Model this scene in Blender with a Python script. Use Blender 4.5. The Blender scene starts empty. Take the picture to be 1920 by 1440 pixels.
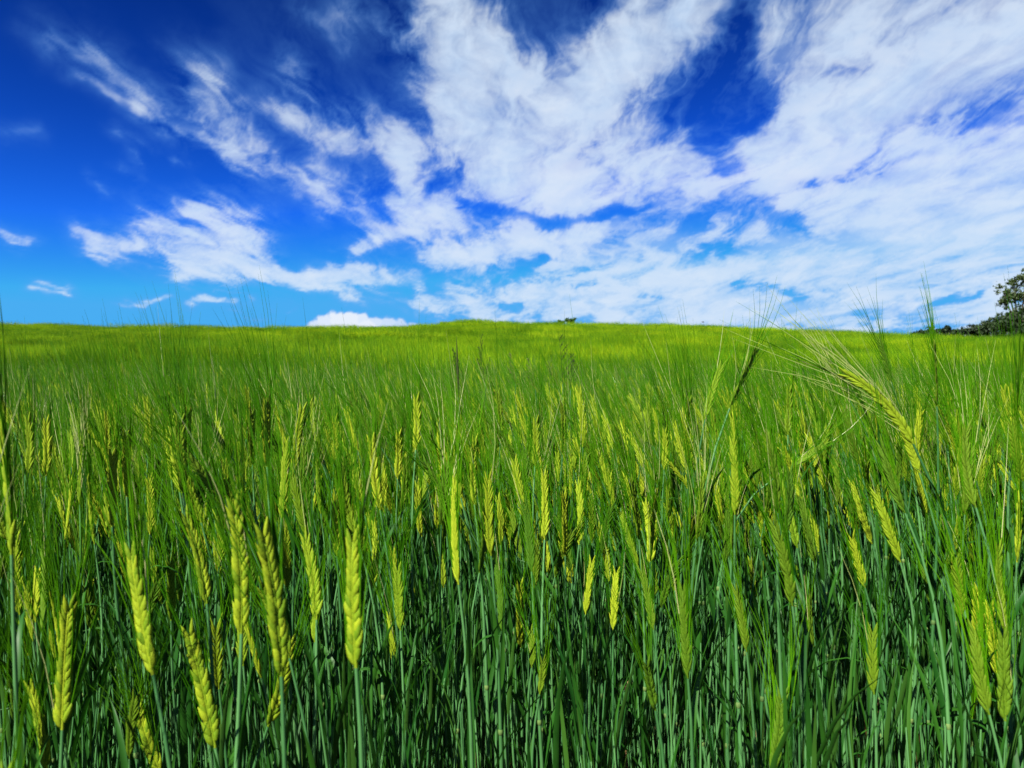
import bpy, math, random
import numpy as np
from mathutils import Vector, Matrix, Euler

random.seed(7)
rng = np.random.default_rng(11)
SC = bpy.context.scene
COL = SC.collection

# ------------------------------------------------------------------ camera
F = 1450.0            # focal length in pixels of the 1920 px wide photograph
CZ = 0.82             # camera height: chest high, level with the awns
cam_data = bpy.data.cameras.new('camera')
cam = bpy.data.objects.new('camera', cam_data)
COL.objects.link(cam)
cam.location = (0, 0, CZ)
cam.rotation_euler = (math.radians(90), 0, 0)
cam_data.sensor_width = 36.0
cam_data.lens = 36.0 * F / 1920.0
cam_data.clip_start = 0.02
cam_data.clip_end = 9000
cam_data.dof.use_dof = True
cam_data.dof.focus_distance = 1.35
cam_data.dof.aperture_fstop = 11.5
SC.camera = cam

# ------------------------------------------------------------------ sun, view
SUN_EL, SUN_AZ = math.radians(50), math.radians(-142)      # azimuth from +Y towards +X: behind the camera, to its left
sun_dir = Vector((math.sin(SUN_AZ) * math.cos(SUN_EL), math.cos(SUN_AZ) * math.cos(SUN_EL), math.sin(SUN_EL)))
sl = bpy.data.lights.new('sun', 'SUN')
sl.energy = 5.0
sl.angle = math.radians(0.5)
sl.color = (1.0, 0.95, 0.86)
sun = bpy.data.objects.new('sun', sl)
COL.objects.link(sun)
sun.rotation_euler = sun_dir.to_track_quat('Z', 'Y').to_euler()
SC.view_settings.view_transform = 'Standard'
SC.view_settings.look = 'None'
SC.view_settings.gamma = 1.0
SC.view_settings.use_curve_mapping = False
SC.view_settings.exposure = 1.75
EXPO = 2 ** 1.75
SC.render.engine = 'CYCLES'
SC.cycles.max_bounces = 6
SC.cycles.transparent_max_bounces = 8


# ------------------------------------------------------------------ node helper
class NT:
    def __init__(s, tree):
        s.t = tree
        s.n = tree.nodes
        s.l = tree.links

    def new(s, typ, **kw):
        n = s.n.new(typ)
        for k, v in kw.items():
            setattr(n, k, v)
        return n

    def put(s, sock, v):
        if v is None:
            return
        if isinstance(v, bpy.types.NodeSocket):
            s.l.new(v, sock)
        else:
            sock.default_value = v

    def math(s, op, a, b=None, c=None, clamp=False):
        n = s.new('ShaderNodeMath', operation=op, use_clamp=clamp)
        s.put(n.inputs[0], a)
        s.put(n.inputs[1], b)
        s.put(n.inputs[2], c)
        return n.outputs[0]

    def vmath(s, op, a, b=None, scale=None, out=0):
        n = s.new('ShaderNodeVectorMath', operation=op)
        s.put(n.inputs[0], a)
        s.put(n.inputs[1], b)
        if scale is not None:
            s.put(n.inputs['Scale'], scale)
        return n.outputs[out]

    def smooth(s, v, lo, hi, a=0.0, b=1.0):
        n = s.new('ShaderNodeMapRange', interpolation_type='SMOOTHSTEP')
        s.put(n.inputs['Value'], v)
        n.inputs['From Min'].default_value = lo
        n.inputs['From Max'].default_value = hi
        n.inputs['To Min'].default_value = a
        n.inputs['To Max'].default_value = b
        return n.outputs[0]

    def noise(s, vec, scale, detail=4, rough=0.55, dist=0.0, out='Fac'):
        n = s.new('ShaderNodeTexNoise')
        s.put(n.inputs['Vector'], vec)
        n.inputs['Scale'].default_value = scale
        n.inputs['Detail'].default_value = detail
        n.inputs['Roughness'].default_value = rough
        n.inputs['Distortion'].default_value = dist
        return n.outputs[out]

    def mix(s, f, a, b):
        n = s.new('ShaderNodeMix', data_type='RGBA')
        s.put(n.inputs[0], f)
        for i, v in ((6, a), (7, b)):
            if isinstance(v, tuple) and len(v) == 3:
                v = (*v, 1.0)
            s.put(n.inputs[i], v)
        return n.outputs[2]

    def ramp(s, f, stops):
        n = s.new('ShaderNodeValToRGB')
        s.put(n.inputs[0], f)
        e = n.color_ramp.elements
        while len(e) < len(stops):
            e.new(0.5)
        for el, (p, c) in zip(e, stops):
            el.position = p
            el.color = (*c, 1.0)
        return n.outputs[0]


# ------------------------------------------------------------------ sky (world): Nishita sky with layers of cirrus
world = bpy.data.worlds.new('World')
SC.world = world
world.use_nodes = True
world.node_tree.nodes.clear()
W = NT(world.node_tree)


def sky_angles(px, py):
    dx, dz = (px - 960) / F, (720 - py) / F
    return math.atan(dx), math.atan(dz / math.hypot(1, dx))


# each streak of cloud: from (x, y) to (x, y), half width, density; pixel bearings turned into azimuth and elevation
STREAKS = [
    (1180, 300, 1520, 180, 140, .50), (1000, 410, 1500, 400, 60, .42), (1250, 575, 1960, 575, 50, .85), (850, 565, 1400, 590, 48, .74), (950, 90, 1050, 160, 50, .5),
    (520, 60, 760, 200, 80, .12), (560, 300, 760, 440, 60, .20), (1560, 100, 1900, 150, 60, .5),
    (95, 62, 190, 135, 22, .42), (150, 100, 270, 185, 26, .52), (140, 150, 215, 190, 14, .34), (250, 180, 400, 255, 24, .60),
    (385, 170, 455, 290, 42, .80), (330, 225, 475, 308, 22, .62), (410, 165, 420, 230, 30, .45), (440, 190, 500, 200, 14, .3),
    (490, 305, 640, 392, 22, .60), (560, 320, 640, 350, 22, .5), (590, 350, 720, 420, 34, .55), (545, 110, 590, 190, 28, .42),
    (535, 195, 640, 278, 36, .66), (640, 215, 740, 250, 34, .52), (690, 245, 790, 275, 36, .8), (730, 270, 770, 335, 36, .95),
    (560, 12, 660, 70, 26, .30), (640, 20, 810, 95, 34, .42), (600, 60, 640, 105, 20, .28), (720, 70, 830, 150, 30, .42),
    (620, 395, 690, 405, 22, .40), (670, 330, 730, 400, 30, .4),
    (845, 30, 930, 110, 80, .95), (830, 90, 900, 200, 74, .85), (870, 170, 960, 330, 84, 1.15), (880, 100, 1000, 180, 60, .7),
    (960, 290, 1200, 100, 74, 1.05), (1020, 200, 1120, 130, 60, .8), (1130, 150, 1340, -20, 66, 1.15), (1150, 40, 1240, 0, 40, .5),
    (890, 325, 1060, 350, 40, 1.0), (1000, 330, 1330, 320, 34, .8), (1060, 375, 1200, 378, 20, .85), (1110, 285, 1300, 235, 34, .75),
    (1200, 350, 1420, 320, 20, .42), (1180, 290, 1330, 310, 30, .5), (1250, 340, 1330, 360, 18, .4),
    (1410, 110, 1620, 70, 80, .85), (1440, 160, 1560, 150, 40, .7), (1400, 40, 1960, 10, 80, .6), (1430, 290, 1700, 180, 74, 1.15),
    (1600, 210, 1960, 60, 84, 1.15), (1560, 270, 1960, 150, 40, .62), (1700, 40, 1960, 60, 80, .5), (1420, 300, 1540, 290, 34, .9),
    (1480, 375, 1560, 350, 22, .85), (1480, 395, 1560, 400, 30, .6), (1520, 420, 1760, 290, 46, 1.0), (1640, 340, 1960, 300, 80, 1.1),
    (1370, 490, 1960, 420, 74, 1.15), (1600, 430, 1960, 380, 70, 1.0), (1400, 520, 1960, 520, 40, .95),
    (1470, 440, 1520, 440, 24, .6),
    (800, 478, 1160, 425, 26, 1.0), (960, 450, 1180, 425, 26, .8), (1020, 500, 1330, 450, 44, .85), (1180, 440, 1330, 500, 40, .7),
    (930, 545, 1420, 570, 46, .95), (1130, 500, 1420, 540, 44, .85), (1180, 600, 1660, 605, 26, .9), (1350, 570, 1640, 590, 26, .8),
    (1500, 550, 1900, 560, 20, .62), (1700, 620, 1960, 610, 16, .7), (1760, 590, 1960, 580, 18, .5),
    (745, 385, 850, 372, 28, .95), (770, 400, 840, 410, 26, .85), (670, 458, 800, 432, 15, .9), (690, 420, 760, 428, 12, .45),
    (780, 465, 850, 462, 14, .7), (640, 498, 790, 530, 24, .98), (780, 560, 950, 592, 24, .95), (840, 515, 930, 505, 18, .6),
    (760, 545, 900, 560, 12, .4), (940, 520, 1020, 505, 20, .6), (900, 600, 1200, 610, 14, .6),
    (265, 408, 400, 398, 22, .72), (360, 395, 480, 405, 22, .7), (300, 440, 360, 500, 36, .85), (340, 450, 470, 455, 36, .95),
    (330, 480, 420, 520, 30, .98), (400, 490, 520, 500, 26, .9), (480, 500, 660, 543, 19, 1.0), (385, 355, 430, 375, 14, .38),
    (325, 370, 345, 400, 12, .26), (330, 520, 390, 540, 12, .6),
    (135, 428, 200, 450, 18, .5), (180, 450, 275, 468, 18, .58), (195, 470, 240, 482, 10, .4), (55, 532, 145, 540, 9, .6),
    (220, 565, 320, 558, 6, .62), (345, 580, 440, 573, 8, .78), (390, 556, 480, 552, 7, .55), (440, 590, 510, 598, 7, .4),
    (510, 578, 550, 578, 4, .4), (-20, 432, 38, 447, 12, .66), (-10, 460, 20, 470, 8, .3), (5, 245, 60, 258, 14, .20),
    (210, 250, 290, 278, 10, .30), (240, 285, 262, 320, 10, .34), (230, 335, 260, 350, 9, .28), (172, 350, 205, 380, 9, .36),
    (318, 298, 352, 312, 5, .36), (290, 90, 360, 110, 10, .18), (480, 350, 510, 360, 8, .25), (960, 350, 1010, 360, 14, .5),
]
GAPS = [
    (1240, 220, 1460, 170, 34, .55), (1320, 265, 1420, 215, 26, .6), (1370, 140, 1410, 40, 24, .7), (985, 20, 1030, 60, 44, .7),
    (1440, 400, 1490, 430, 20, .8), (1490, 345, 1640, 320, 12, .6), (1610, 345, 1660, 290, 12, .45), (1560, 130, 1640, 112, 14, .55),
    (950, 398, 1160, 402, 8, 1.0), (1830, 245, 1960, 215, 20, .55), (1390, 525, 1490, 545, 14, .75), (1330, 320, 1400, 310, 14, .5),
    (965, 490, 1060, 488, 6, .8), (955, 575, 985, 575, 10, .9), (1060, 300, 1120, 285, 18, .35), (1610, 600, 1650, 600, 14, .6),
    (1770, 558, 1850, 556, 8, .7), (1060, 535, 1130, 532, 6, .5), (1320, 480, 1360, 470, 14, .4), (840, 360, 860, 380, 10, .3),
    (1180, 550, 1240, 552, 6, .5),
]
PUFFS = [(592, 616, 20, .9), (610, 606, 20, .95), (632, 600, 22, 1), (656, 604, 26, 1), (680, 604, 20, .95), (700, 610, 20, .9), (724, 612, 22, .85),
         (750, 614, 20, .8), (775, 616, 16, .7), (640, 620, 30, 1), (690, 622, 30, 1), (1672, 584, 20, .35), (1700, 574, 20, .4),
         (1735, 634, 14, .9), (1718, 640, 14, .8), (1750, 626, 10, .6)]

# gain, gamma and ceiling for red, green and blue (as seen after exposure)
SKY_CURVE = ((.00125, 3.05, .068), (.0047, 2.85, .42), (.0064, 2.95, .89))
tc = W.new('ShaderNodeTexCoord')
dirv = W.vmath('NORMALIZE', tc.outputs['Generated'])
sep = W.new('ShaderNodeSeparateXYZ')
W.put(sep.inputs[0], dirv)
dx_, dy_, dz_ = sep.outputs
sky = W.new('ShaderNodeTexSky', sky_type='NISHITA')
sky.sun_disc = False
sky.sun_elevation = SUN_EL
sky.sun_rotation = SUN_AZ
sky.altitude = 300
sky.air_density = 1.0
sky.dust_density = 0.4
sky.ozone_density = 3.0
STR = 0.10
# the photograph's blue is deep: a gamma per channel on the physical sky
sc = W.new('ShaderNodeSeparateColor')
W.put(sc.inputs[0], sky.outputs[0])
ch = []
for i, (gain, gam, top) in enumerate(SKY_CURVE):
    c = W.math('MULTIPLY', W.math('POWER', W.math('MAXIMUM', sc.outputs[i], 1e-4), gam), gain / STR / EXPO)
    ch.append(W.math('MINIMUM', c, top / STR / EXPO))
cc = W.new('ShaderNodeCombineColor')
for i in range(3):
    W.put(cc.inputs[i], ch[i])
# broken cirrus over the rest of the sky, beyond the sheet of cloud built below
K = 1.0 / STR / EXPO
zc = W.math('ADD', W.math('MAXIMUM', dz_, 0.0), 0.10)
pl = W.new('ShaderNodeCombineXYZ')
W.put(pl.inputs[0], W.math('DIVIDE', dx_, zc))
W.put(pl.inputs[1], W.math('DIVIDE', dy_, zc))
az_ = W.math('ABSOLUTE', W.math('ARCTAN2', dx_, dy_))
beyond = W.math('MAXIMUM', W.smooth(az_, 1.0, 1.25), W.smooth(W.math('ARCSINE', dz_), .62, .80))
cov = W.smooth(W.noise(W.vmath('MULTIPLY', pl.outputs[0], (1, .6, 1)), 1.1, 4, .6), .40, .75)
cov = W.math('MULTIPLY', W.math('MULTIPLY', cov, beyond), W.smooth(dz_, 0.0, 0.03))
c1 = W.mix(cov, cc.outputs[0], (.58 * K, .70 * K, .93 * K))
bg = W.new('ShaderNodeBackground')
W.put(bg.inputs[0], c1)
bg.inputs[1].default_value = STR
out = W.new('ShaderNodeOutputWorld')
W.l.new(bg.outputs[0], out.inputs[0])

def perlin(x, y, seed):
    xi, yi = np.floor(x).astype(np.int64), np.floor(y).astype(np.int64)
    xf, yf = x - xi, y - yi
    u, v = xf * xf * xf * (xf * (xf * 6 - 15) + 10), yf * yf * yf * (yf * (yf * 6 - 15) + 10)

    def g(ix, iy, fx, fy):
        h = (ix * 374761393 + iy * 668265263 + seed * 1274126177) & 0xffffffff
        h = ((h ^ (h >> 13)) * 1274126177) & 0xffffffff
        a = ((h ^ (h >> 16)) & 0xffff) * (2 * np.pi / 65536)
        return np.cos(a) * fx + np.sin(a) * fy
    n0 = g(xi, yi, xf, yf) * (1 - u) + g(xi + 1, yi, xf - 1, yf) * u
    n1 = g(xi, yi + 1, xf, yf - 1) * (1 - u) + g(xi + 1, yi + 1, xf - 1, yf - 1) * u
    return (n0 * (1 - v) + n1 * v) * 1.4


def fbm(x, y, octaves, seed, gain=.55, lac=2.03):
    t, a, s = 0, 1, 0
    for o in range(octaves):
        t = t + a * perlin(x, y, seed + o * 17)
        s += a
        a *= gain
        x, y = x * lac * .96 - y * lac * .28 + 3.1, x * lac * .28 + y * lac * .96 + 1.7
    return t / s * 1.6


def sstep(v, lo, hi):
    t = np.clip((v - lo) / (hi - lo), 0, 1)
    return t * t * (3 - 2 * t)


def cloud_cover(az, el):
    """density of the cirrus and of the low cumulus for directions given by azimuth and elevation"""
    d = np.stack([np.sin(az) * np.cos(el), np.cos(az) * np.cos(el), np.sin(el)])
    pu, pv = d[0] / (d[2] + .10), d[1] / (d[2] + .10)
    w1, w2 = fbm(az * 9, el * 9, 5, 3), fbm(az * 9, el * 9, 5, 41)
    f1, f2 = fbm(az * 30, el * 34, 5, 71), fbm(az * 30, el * 34, 5, 87)
    aw, ew = az + .026 * w1 + .003 * f1, el + .017 * w2 + .0025 * f2

    def blob(s):
        a1, a2 = sky_angles(s[0], s[1]), sky_angles(s[2], s[3])
        cx, cy = (a1[0] + a2[0]) / 2, (a1[1] + a2[1]) / 2
        ln = math.hypot(a2[0] - a1[0], a2[1] - a1[1])
        tx, ty = (a2[0] - a1[0]) / ln, (a2[1] - a1[1]) / ln
        ddx = ((s[0] + s[2]) / 2 - 960) / F
        wr = s[4] / F / math.sqrt(1 + ddx * ddx)
        p, q = (aw - cx) * tx + (ew - cy) * ty, -(aw - cx) * ty + (ew - cy) * tx
        pe = np.maximum(np.abs(p) - ln * .36, 0)
        return np.exp(-((pe / (ln * .10 + wr * .85)) ** 2 + (q / (wr * 1.0)) ** 2))
    dens, halo = 0, 0
    for s in STREAKS:
        e = blob(s)
        dens = dens + (e * s[5]) ** 2.5
        halo = halo + (e ** .38 * min(s[5], 1)) ** 3
    halo = np.clip(halo, 0, 1.6) ** (1 / 3)
    dens = dens ** .4
    for s in GAPS:
        e = blob(s)
        dens = dens - e * s[5] * 1.1
        halo = halo - e * s[5] * .38
    halo = np.clip(halo, 0, 1)
    # beyond the frame the same broken cirrus goes on
    far = np.maximum(sstep(np.abs(az), .60, .75), sstep(el, .47, .60))
    dens = dens + far * 1.1 * sstep(fbm(pu * .8, pv * .5, 4, 9), -.1, .6)
    dens = np.clip(dens, 0, 2)
    # wisps: noise stretched along the drift of the cloud, warped
    q1, q2 = fbm(pu * 1.7, pv * 1.1, 5, 5), fbm(pu * 1.7, pv * 1.1, 5, 25)
    a = fbm(pu * 2.6 + .25 * q1, pv * 1.3 + .25 * q2, 7, 111, .56)
    b = fbm(pu * 7 + .9 * q1, pv * 2.2 + .7 * q2, 8, 131, .68)
    c = fbm(az * 22 + .8 * q1, el * 48 + .8 * q2, 6, 171, .6)
    m = .70 * a + .50 * b + .12 * c
    edge = np.clip(1.25 - .95 * dens, .08, 1)
    tau = np.clip(dens * (1.08 + .16 * m) + .58 * m * edge * np.clip(dens * 2.2, 0, 1) - .20, 0, 3)
    alpha = (1 - np.exp(-1.12 * tau ** 1.35)) * (.93 + .07 * np.clip(a + .5, 0, 1))
    veil = .95 * halo ** 1.25 * np.clip(.55 + .9 * b + .8 * a + .2 * c, 0, 1.2) ** 1.1
    alpha = 1 - (1 - alpha) * (1 - np.clip(veil, 0, .75))
    # low heaped cumulus, crisper
    g1, g2 = fbm(az * 70, el * 80, 5, 201), fbm(az * 70, el * 80, 5, 221)
    aw, ew = az + .0045 * g1, el + .0040 * g2
    puff = 0
    for (x, y, r, k) in PUFFS:
        ax, ay = sky_angles(x, y)
        rr = np.hypot(aw - ax, (ew - ay)) / (r / F)
        puff = np.maximum(puff, k * (1 - sstep(rr, .62, 1.0)))
    shade = np.clip(.5 + .5 * a + .3 * c, 0, 1)
    return alpha, puff, shade


# ------------------------------------------------------------------ object helpers
def tag(o, label=None, cat=None, group=None, kind=None):
    for k, v in (('label', label), ('category', cat), ('group', group), ('kind', kind)):
        if v:
            o[k] = v
    return o


def link(o, parent=None):
    COL.objects.link(o)
    if parent is not None:
        o.parent = parent
    return o


def np_mesh(name, verts, faces, mats=(), midx=None, smooth=False):
    me = bpy.data.meshes.new(name)
    me.from_pydata([tuple(map(float, v)) for v in verts], [], [tuple(f) for f in faces])
    for m in mats:
        me.materials.append(m)
    if midx is not None:
        me.polygons.foreach_set('material_index', np.asarray(midx, dtype=np.int32))
    if smooth:
        me.polygons.foreach_set('use_smooth', np.ones(len(faces), dtype=bool))
    me.update()
    return me


def grid_mesh(name, X, Y, Z, mats, smooth=True, flip=False):
    """quad grid out of 2-d arrays"""
    h, w = X.shape
    co = np.stack([X, Y, Z], -1).reshape(-1, 3).astype(np.float32)
    i = np.arange((h - 1) * w).reshape(h - 1, w)[:, :-1].ravel()
    q = np.stack([i, i + 1, i + w + 1, i + w], -1)
    if flip:
        q = q[:, ::-1]
    me = bpy.data.meshes.new(name)
    me.vertices.add(len(co))
    me.vertices.foreach_set('co', co.ravel())
    me.loops.add(q.size)
    me.loops.foreach_set('vertex_index', q.ravel().astype(np.int32))
    me.polygons.add(len(q))
    me.polygons.foreach_set('loop_start', np.arange(0, q.size, 4, dtype=np.int32))
    me.polygons.foreach_set('use_smooth', np.full(len(q), smooth))
    for m in mats:
        me.materials.append(m)
    me.update(calc_edges=True)
    return me


def material(name):
    m = bpy.data.materials.new(name)
    m.use_nodes = True
    m.node_tree.nodes.clear()
    N = NT(m.node_tree)
    o = N.new('ShaderNodeOutputMaterial')
    return m, N, o


# ------------------------------------------------------------------ sheet of cloud
def axis(parts):
    v = [np.arange(a, b, st) for a, b, st in parts]
    return np.concatenate(v + [[parts[-1][1]]])


D2R = math.pi / 180
az_ax = axis([(-72, -36, .6), (-36, 36, .095), (36, 72, .6)]) * D2R
el_ax = axis([(.6, 3.5, .4), (3.5, 28, .095), (28, 46, .5)]) * D2R
AZ, EL = np.meshgrid(az_ax, el_ax)
cl_alpha, cl_puff, cl_shade = cloud_cover(AZ, EL)
fade = (1 - sstep(np.abs(AZ), 1.0, 1.25)) * (1 - sstep(EL, .62, .80))
R_SKY = 4000.0
me = grid_mesh('cloud_layer', R_SKY * np.sin(AZ) * np.cos(EL), R_SKY * np.cos(AZ) * np.cos(EL), R_SKY * np.sin(EL) + CZ, ())
for nm, arr in (('cover', cl_alpha * fade), ('cumulus', cl_puff), ('thick', cl_shade)):
    at = me.attributes.new(nm, 'FLOAT', 'POINT')
    at.data.foreach_set('value', arr.ravel().astype(np.float32))
mat_cloud, N, o = material('cloud')
acov = N.new('ShaderNodeAttribute', attribute_name='cover').outputs['Fac']
acum = N.new('ShaderNodeAttribute', attribute_name='cumulus').outputs['Fac']
athk = N.new('ShaderNodeAttribute', attribute_name='thick').outputs['Fac']
KC = 1 / EXPO
body = N.mix(athk, (.50 * KC, .69 * KC, .95 * KC), (.73 * KC, .83 * KC, .96 * KC))
body = N.mix(N.smooth(acov, .12, .75), (.13 * KC, .40 * KC, .94 * KC), body)
body = N.mix(acum, body, (.80 * KC, .87 * KC, .98 * KC))
em = N.new('ShaderNodeEmission')
N.put(em.inputs[0], body)
tr = N.new('ShaderNodeBsdfTransparent')
mx = N.new('ShaderNodeMixShader')
N.put(mx.inputs[0], N.math('SUBTRACT', 1.0, N.math('MULTIPLY', N.math('SUBTRACT', 1.0, acov), N.math('SUBTRACT', 1.0, acum))))
N.l.new(tr.outputs[0], mx.inputs[1])
N.l.new(em.outputs[0], mx.inputs[2])
N.l.new(mx.outputs[0], o.inputs[0])
mat_cloud.cycles.emission_sampling = 'NONE'
me.materials.append(mat_cloud)
tag(link(bpy.data.objects.new('sky_clouds', me)), 'wispy white cirrus spread across a deep blue sky', None, None, 'structure')

# ------------------------------------------------------------------ terrain
CREST_Y = 62.0
CROP = 0.80
px_tab = [-900, -300, 0, 60, 200, 420, 600, 780, 825, 850, 885, 930, 985, 1010, 1060, 1200, 1330, 1480, 1600, 1700, 1800, 1920, 2300, 2900]
py_tab = [600, 605, 606, 606, 611, 612.5, 613, 612, 608, 603, 600, 604, 606, 604.5, 606, 608, 612, 619, 625.5, 631, 637, 645, 660, 680]


def smooth_noise2(x, y, seed):
    return perlin(x, y, seed)


def ground_h(x, y):
    x, y = np.asarray(x, float), np.asarray(y, float)
    crest = CZ + (720 - np.interp(960 + x / CREST_Y * F, px_tab, py_tab)) / F * CREST_Y - CROP
    t = np.clip((y - 3.0) / (CREST_Y - 3.0), 0, None)
    p = np.where(t < 1, t ** 1.32, 1 + .25 * (t - 1) - .6 * (t - 1) ** 2)
    p = np.where(t > 1.35, 1 + .25 * .35 - .6 * .1225 - .17 * (t - 1.35), p)
    p = np.maximum(p, -1.2)
    und = .30 * perlin(x / 9 + 3, y / 7, 301) + .16 * perlin(x / 4.5, y / 3.2, 311)
    und = und * sstep(y, 6, 16) * (1 - .55 * sstep(y, 45, 60))
    return crest * p + und


gx = np.concatenate([np.linspace(-1500, -60, 30), np.linspace(-58, 58, 117), np.linspace(60, 1500, 30)])
gy = np.concatenate([np.linspace(-800, -12, 20), np.linspace(-10, 3, 27), np.linspace(3.5, 110, 140), np.linspace(115, 1500, 40)])
GX, GY = np.meshgrid(gx, gy)
mat_soil, N, o = material('soil')
geo = N.new('ShaderNodeNewGeometry')
n1 = N.noise(geo.outputs['Position'], 9, 6, .65)
n2 = N.noise(geo.outputs['Position'], .6, 4, .5)
near = N.mix(n1, (.020, .012, .006), (.085, .055, .028))
dist = N.vmath('LENGTH', geo.outputs['Position'], out=1)
green = N.mix(n2, (.035, .085, .008), (.07, .13, .012))
col = N.mix(N.smooth(dist, 95, 130), near, green)
bs = N.new('ShaderNodeBsdfPrincipled')
N.put(bs.inputs['Base Color'], col)
bs.inputs['Roughness'].default_value = .95
bs.inputs['Specular IOR Level'].default_value = .15
bp = N.new('ShaderNodeBump')
bp.inputs['Strength'].default_value = .8
bp.inputs['Distance'].default_value = .02
N.put(bp.inputs['Height'], n1)
N.l.new(bp.outputs[0], bs.inputs['Normal'])
N.l.new(bs.outputs[0], o.inputs[0])
me = grid_mesh('ground', GX, GY, ground_h(GX, GY), (mat_soil,))
tag(link(bpy.data.objects.new('ground', me)), 'bare brown soil of the sloping field under the crop', None, None, 'structure')


# ------------------------------------------------------------------ plant materials
def leafy(name, c_lo, c_hi, trans=.3, rough=.45, spec=.5, nscale=60, tip=None, field=False, bump=0):
    """thin green tissue: diffuse and glossy with some light passing through; every plant its own shade"""
    m, N, o = material(name)
    oi = N.new('ShaderNodeObjectInfo')
    geo = N.new('ShaderNodeNewGeometry')
    n = N.noise(geo.outputs['Position'], nscale, 3, .6)
    f = N.math('MULTIPLY_ADD', n, .9, N.math('MULTIPLY_ADD', oi.outputs['Random'], .9, -.42), clamp=True)
    col = N.mix(f, c_lo, c_hi)
    if tip is not None:
        rnd = N.new('ShaderNodeNewGeometry').outputs['Random Per Island']
        col = N.mix(N.smooth(rnd, .80, .95), col, tip)
    if field:  # darker bands painted into the colour for the shading of wind waves
        wave_shade = N.noise(N.vmath('MULTIPLY', geo.outputs['Position'], (.30, .62, .1)), 1.0, 5, .62, .8)
        col = N.mix(N.smooth(wave_shade, .46, .58), col, N.mix(.80, col, field))
    bs = N.new('ShaderNodeBsdfPrincipled')
    N.put(bs.inputs['Base Color'], col)
    bs.inputs['Roughness'].default_value = rough
    bs.inputs['Specular IOR Level'].default_value = spec
    if bump:
        bp = N.new('ShaderNodeBump')
        bp.inputs['Strength'].default_value = bump
        bp.inputs['Distance'].default_value = .0008
        N.put(bp.inputs['Height'], n)
        N.l.new(bp.outputs[0], bs.inputs['Normal'])
    if trans:
        tl = N.new('ShaderNodeBsdfTranslucent')
        N.put(tl.inputs[0], N.vmath('MULTIPLY', col, (1.25, 1.3, .7)))
        mx = N.new('ShaderNodeMixShader')
        mx.inputs[0].default_value = trans
        N.l.new(bs.outputs[0], mx.inputs[1])
        N.l.new(tl.outputs[0], mx.inputs[2])
        N.l.new(mx.outputs[0], o.inputs[0])
    else:
        N.l.new(bs.outputs[0], o.inputs[0])
    return m


M_STEM = leafy('glaucous_stem', (.022, .084, .022), (.062, .165, .050), 0, .5, .2, 25)
M_NODE = leafy('pale_stem_joint', (.050, .100, .025), (.095, .150, .040), 0, .6, .15)
M_LEAF = leafy('green_leaf', (.006, .045, .004), (.022, .090, .007), .25, .5, .2, 22, (.045, .11, .015))
M_EAR = leafy('yellow_green_ear', (.072, .140, .003), (.205, .262, .009), .12, .7, .12, 420, bump=.5)
M_EARG_SHADE = leafy('green_and_shaded_ear', (.028, .082, .002), (.088, .150, .005), .12, .7, .12, 420, bump=.5)  # also on lower right ears, their shade painted into the tone
M_AWN = leafy('green_awn', (.016, .085, .0008), (.052, .160, .0015), .14, .55, .04, 30)
M_AWNP = leafy('pale_awn', (.20, .25, .06), (.36, .38, .16), .15, .25, .7, 30)
M_DRY = leafy('dry_straw', (.08, .05, .015), (.24, .16, .06), .2, .6, .3)
M_PATCH = leafy('barley_tops', (.052, .160, .001), (.152, .275, .003), .22, .55, .08, 14, (.21, .32, .006), (.016, .085, .001))
M_PATCHE = leafy('barley_top_ears', (.11, .21, .002), (.24, .325, .004), .15, .6, .08, 14, None, (.05, .12, .002))


# ------------------------------------------------------------------ plant geometry
class MB:
    def __init__(s):
        s.v, s.f, s.m = [], [], []

    def add(s, verts, faces, mi=0):
        k = len(s.v)
        s.v.extend(verts)
        for f in faces:
            s.f.append(tuple(i + k for i in f))
            s.m.append(mi)

    def merge(s, other, mi_map=None):
        k = len(s.v)
        s.v.extend(other.v)
        for f, m in zip(other.f, other.m):
            s.f.append(tuple(i + k for i in f))
            s.m.append(m if mi_map is None else mi_map[m])

    def mesh(s, name, mats, smooth=True):
        return np_mesh(name, s.v, s.f, mats, s.m, smooth)


def perp(t):
    a = Vector((0, 0, 1)) if abs(t.z) < .9 else Vector((0, 1, 0))
    u = t.cross(a).normalized()
    return u, t.cross(u).normalized()


def tube(mb, pts, radii, sides=5, mi=0, cap=True):
    n = len(pts)
    vs = []
    u = None
    for i in range(n):
        t = (pts[min(i + 1, n - 1)] - pts[max(i - 1, 0)]).normalized()
        if u is None:
            u, w = perp(t)
        else:
            u = (u - t * u.dot(t)).normalized()
            w = t.cross(u)
        for k in range(sides):
            a = 2 * math.pi * k / sides
            vs.append(pts[i] + u * (math.cos(a) * radii[i]) + w * (math.sin(a) * radii[i]))
    fs = []
    for i in range(n - 1):
        for k in range(sides):
            a, b = i * sides + k, i * sides + (k + 1) % sides
            fs.append((a, b, b + sides, a + sides))
    if cap:
        fs.append(tuple(range((n - 1) * sides, n * sides)))
    mb.add(vs, fs, mi)


def bez(p0, p1, p2, p3, n):
    out = []
    for i in range(n + 1):
        t = i / n
        out.append(p0 * (1 - t) ** 3 + p1 * 3 * t * (1 - t) ** 2 + p2 * 3 * t * t * (1 - t) + p3 * t ** 3)
    return out


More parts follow.
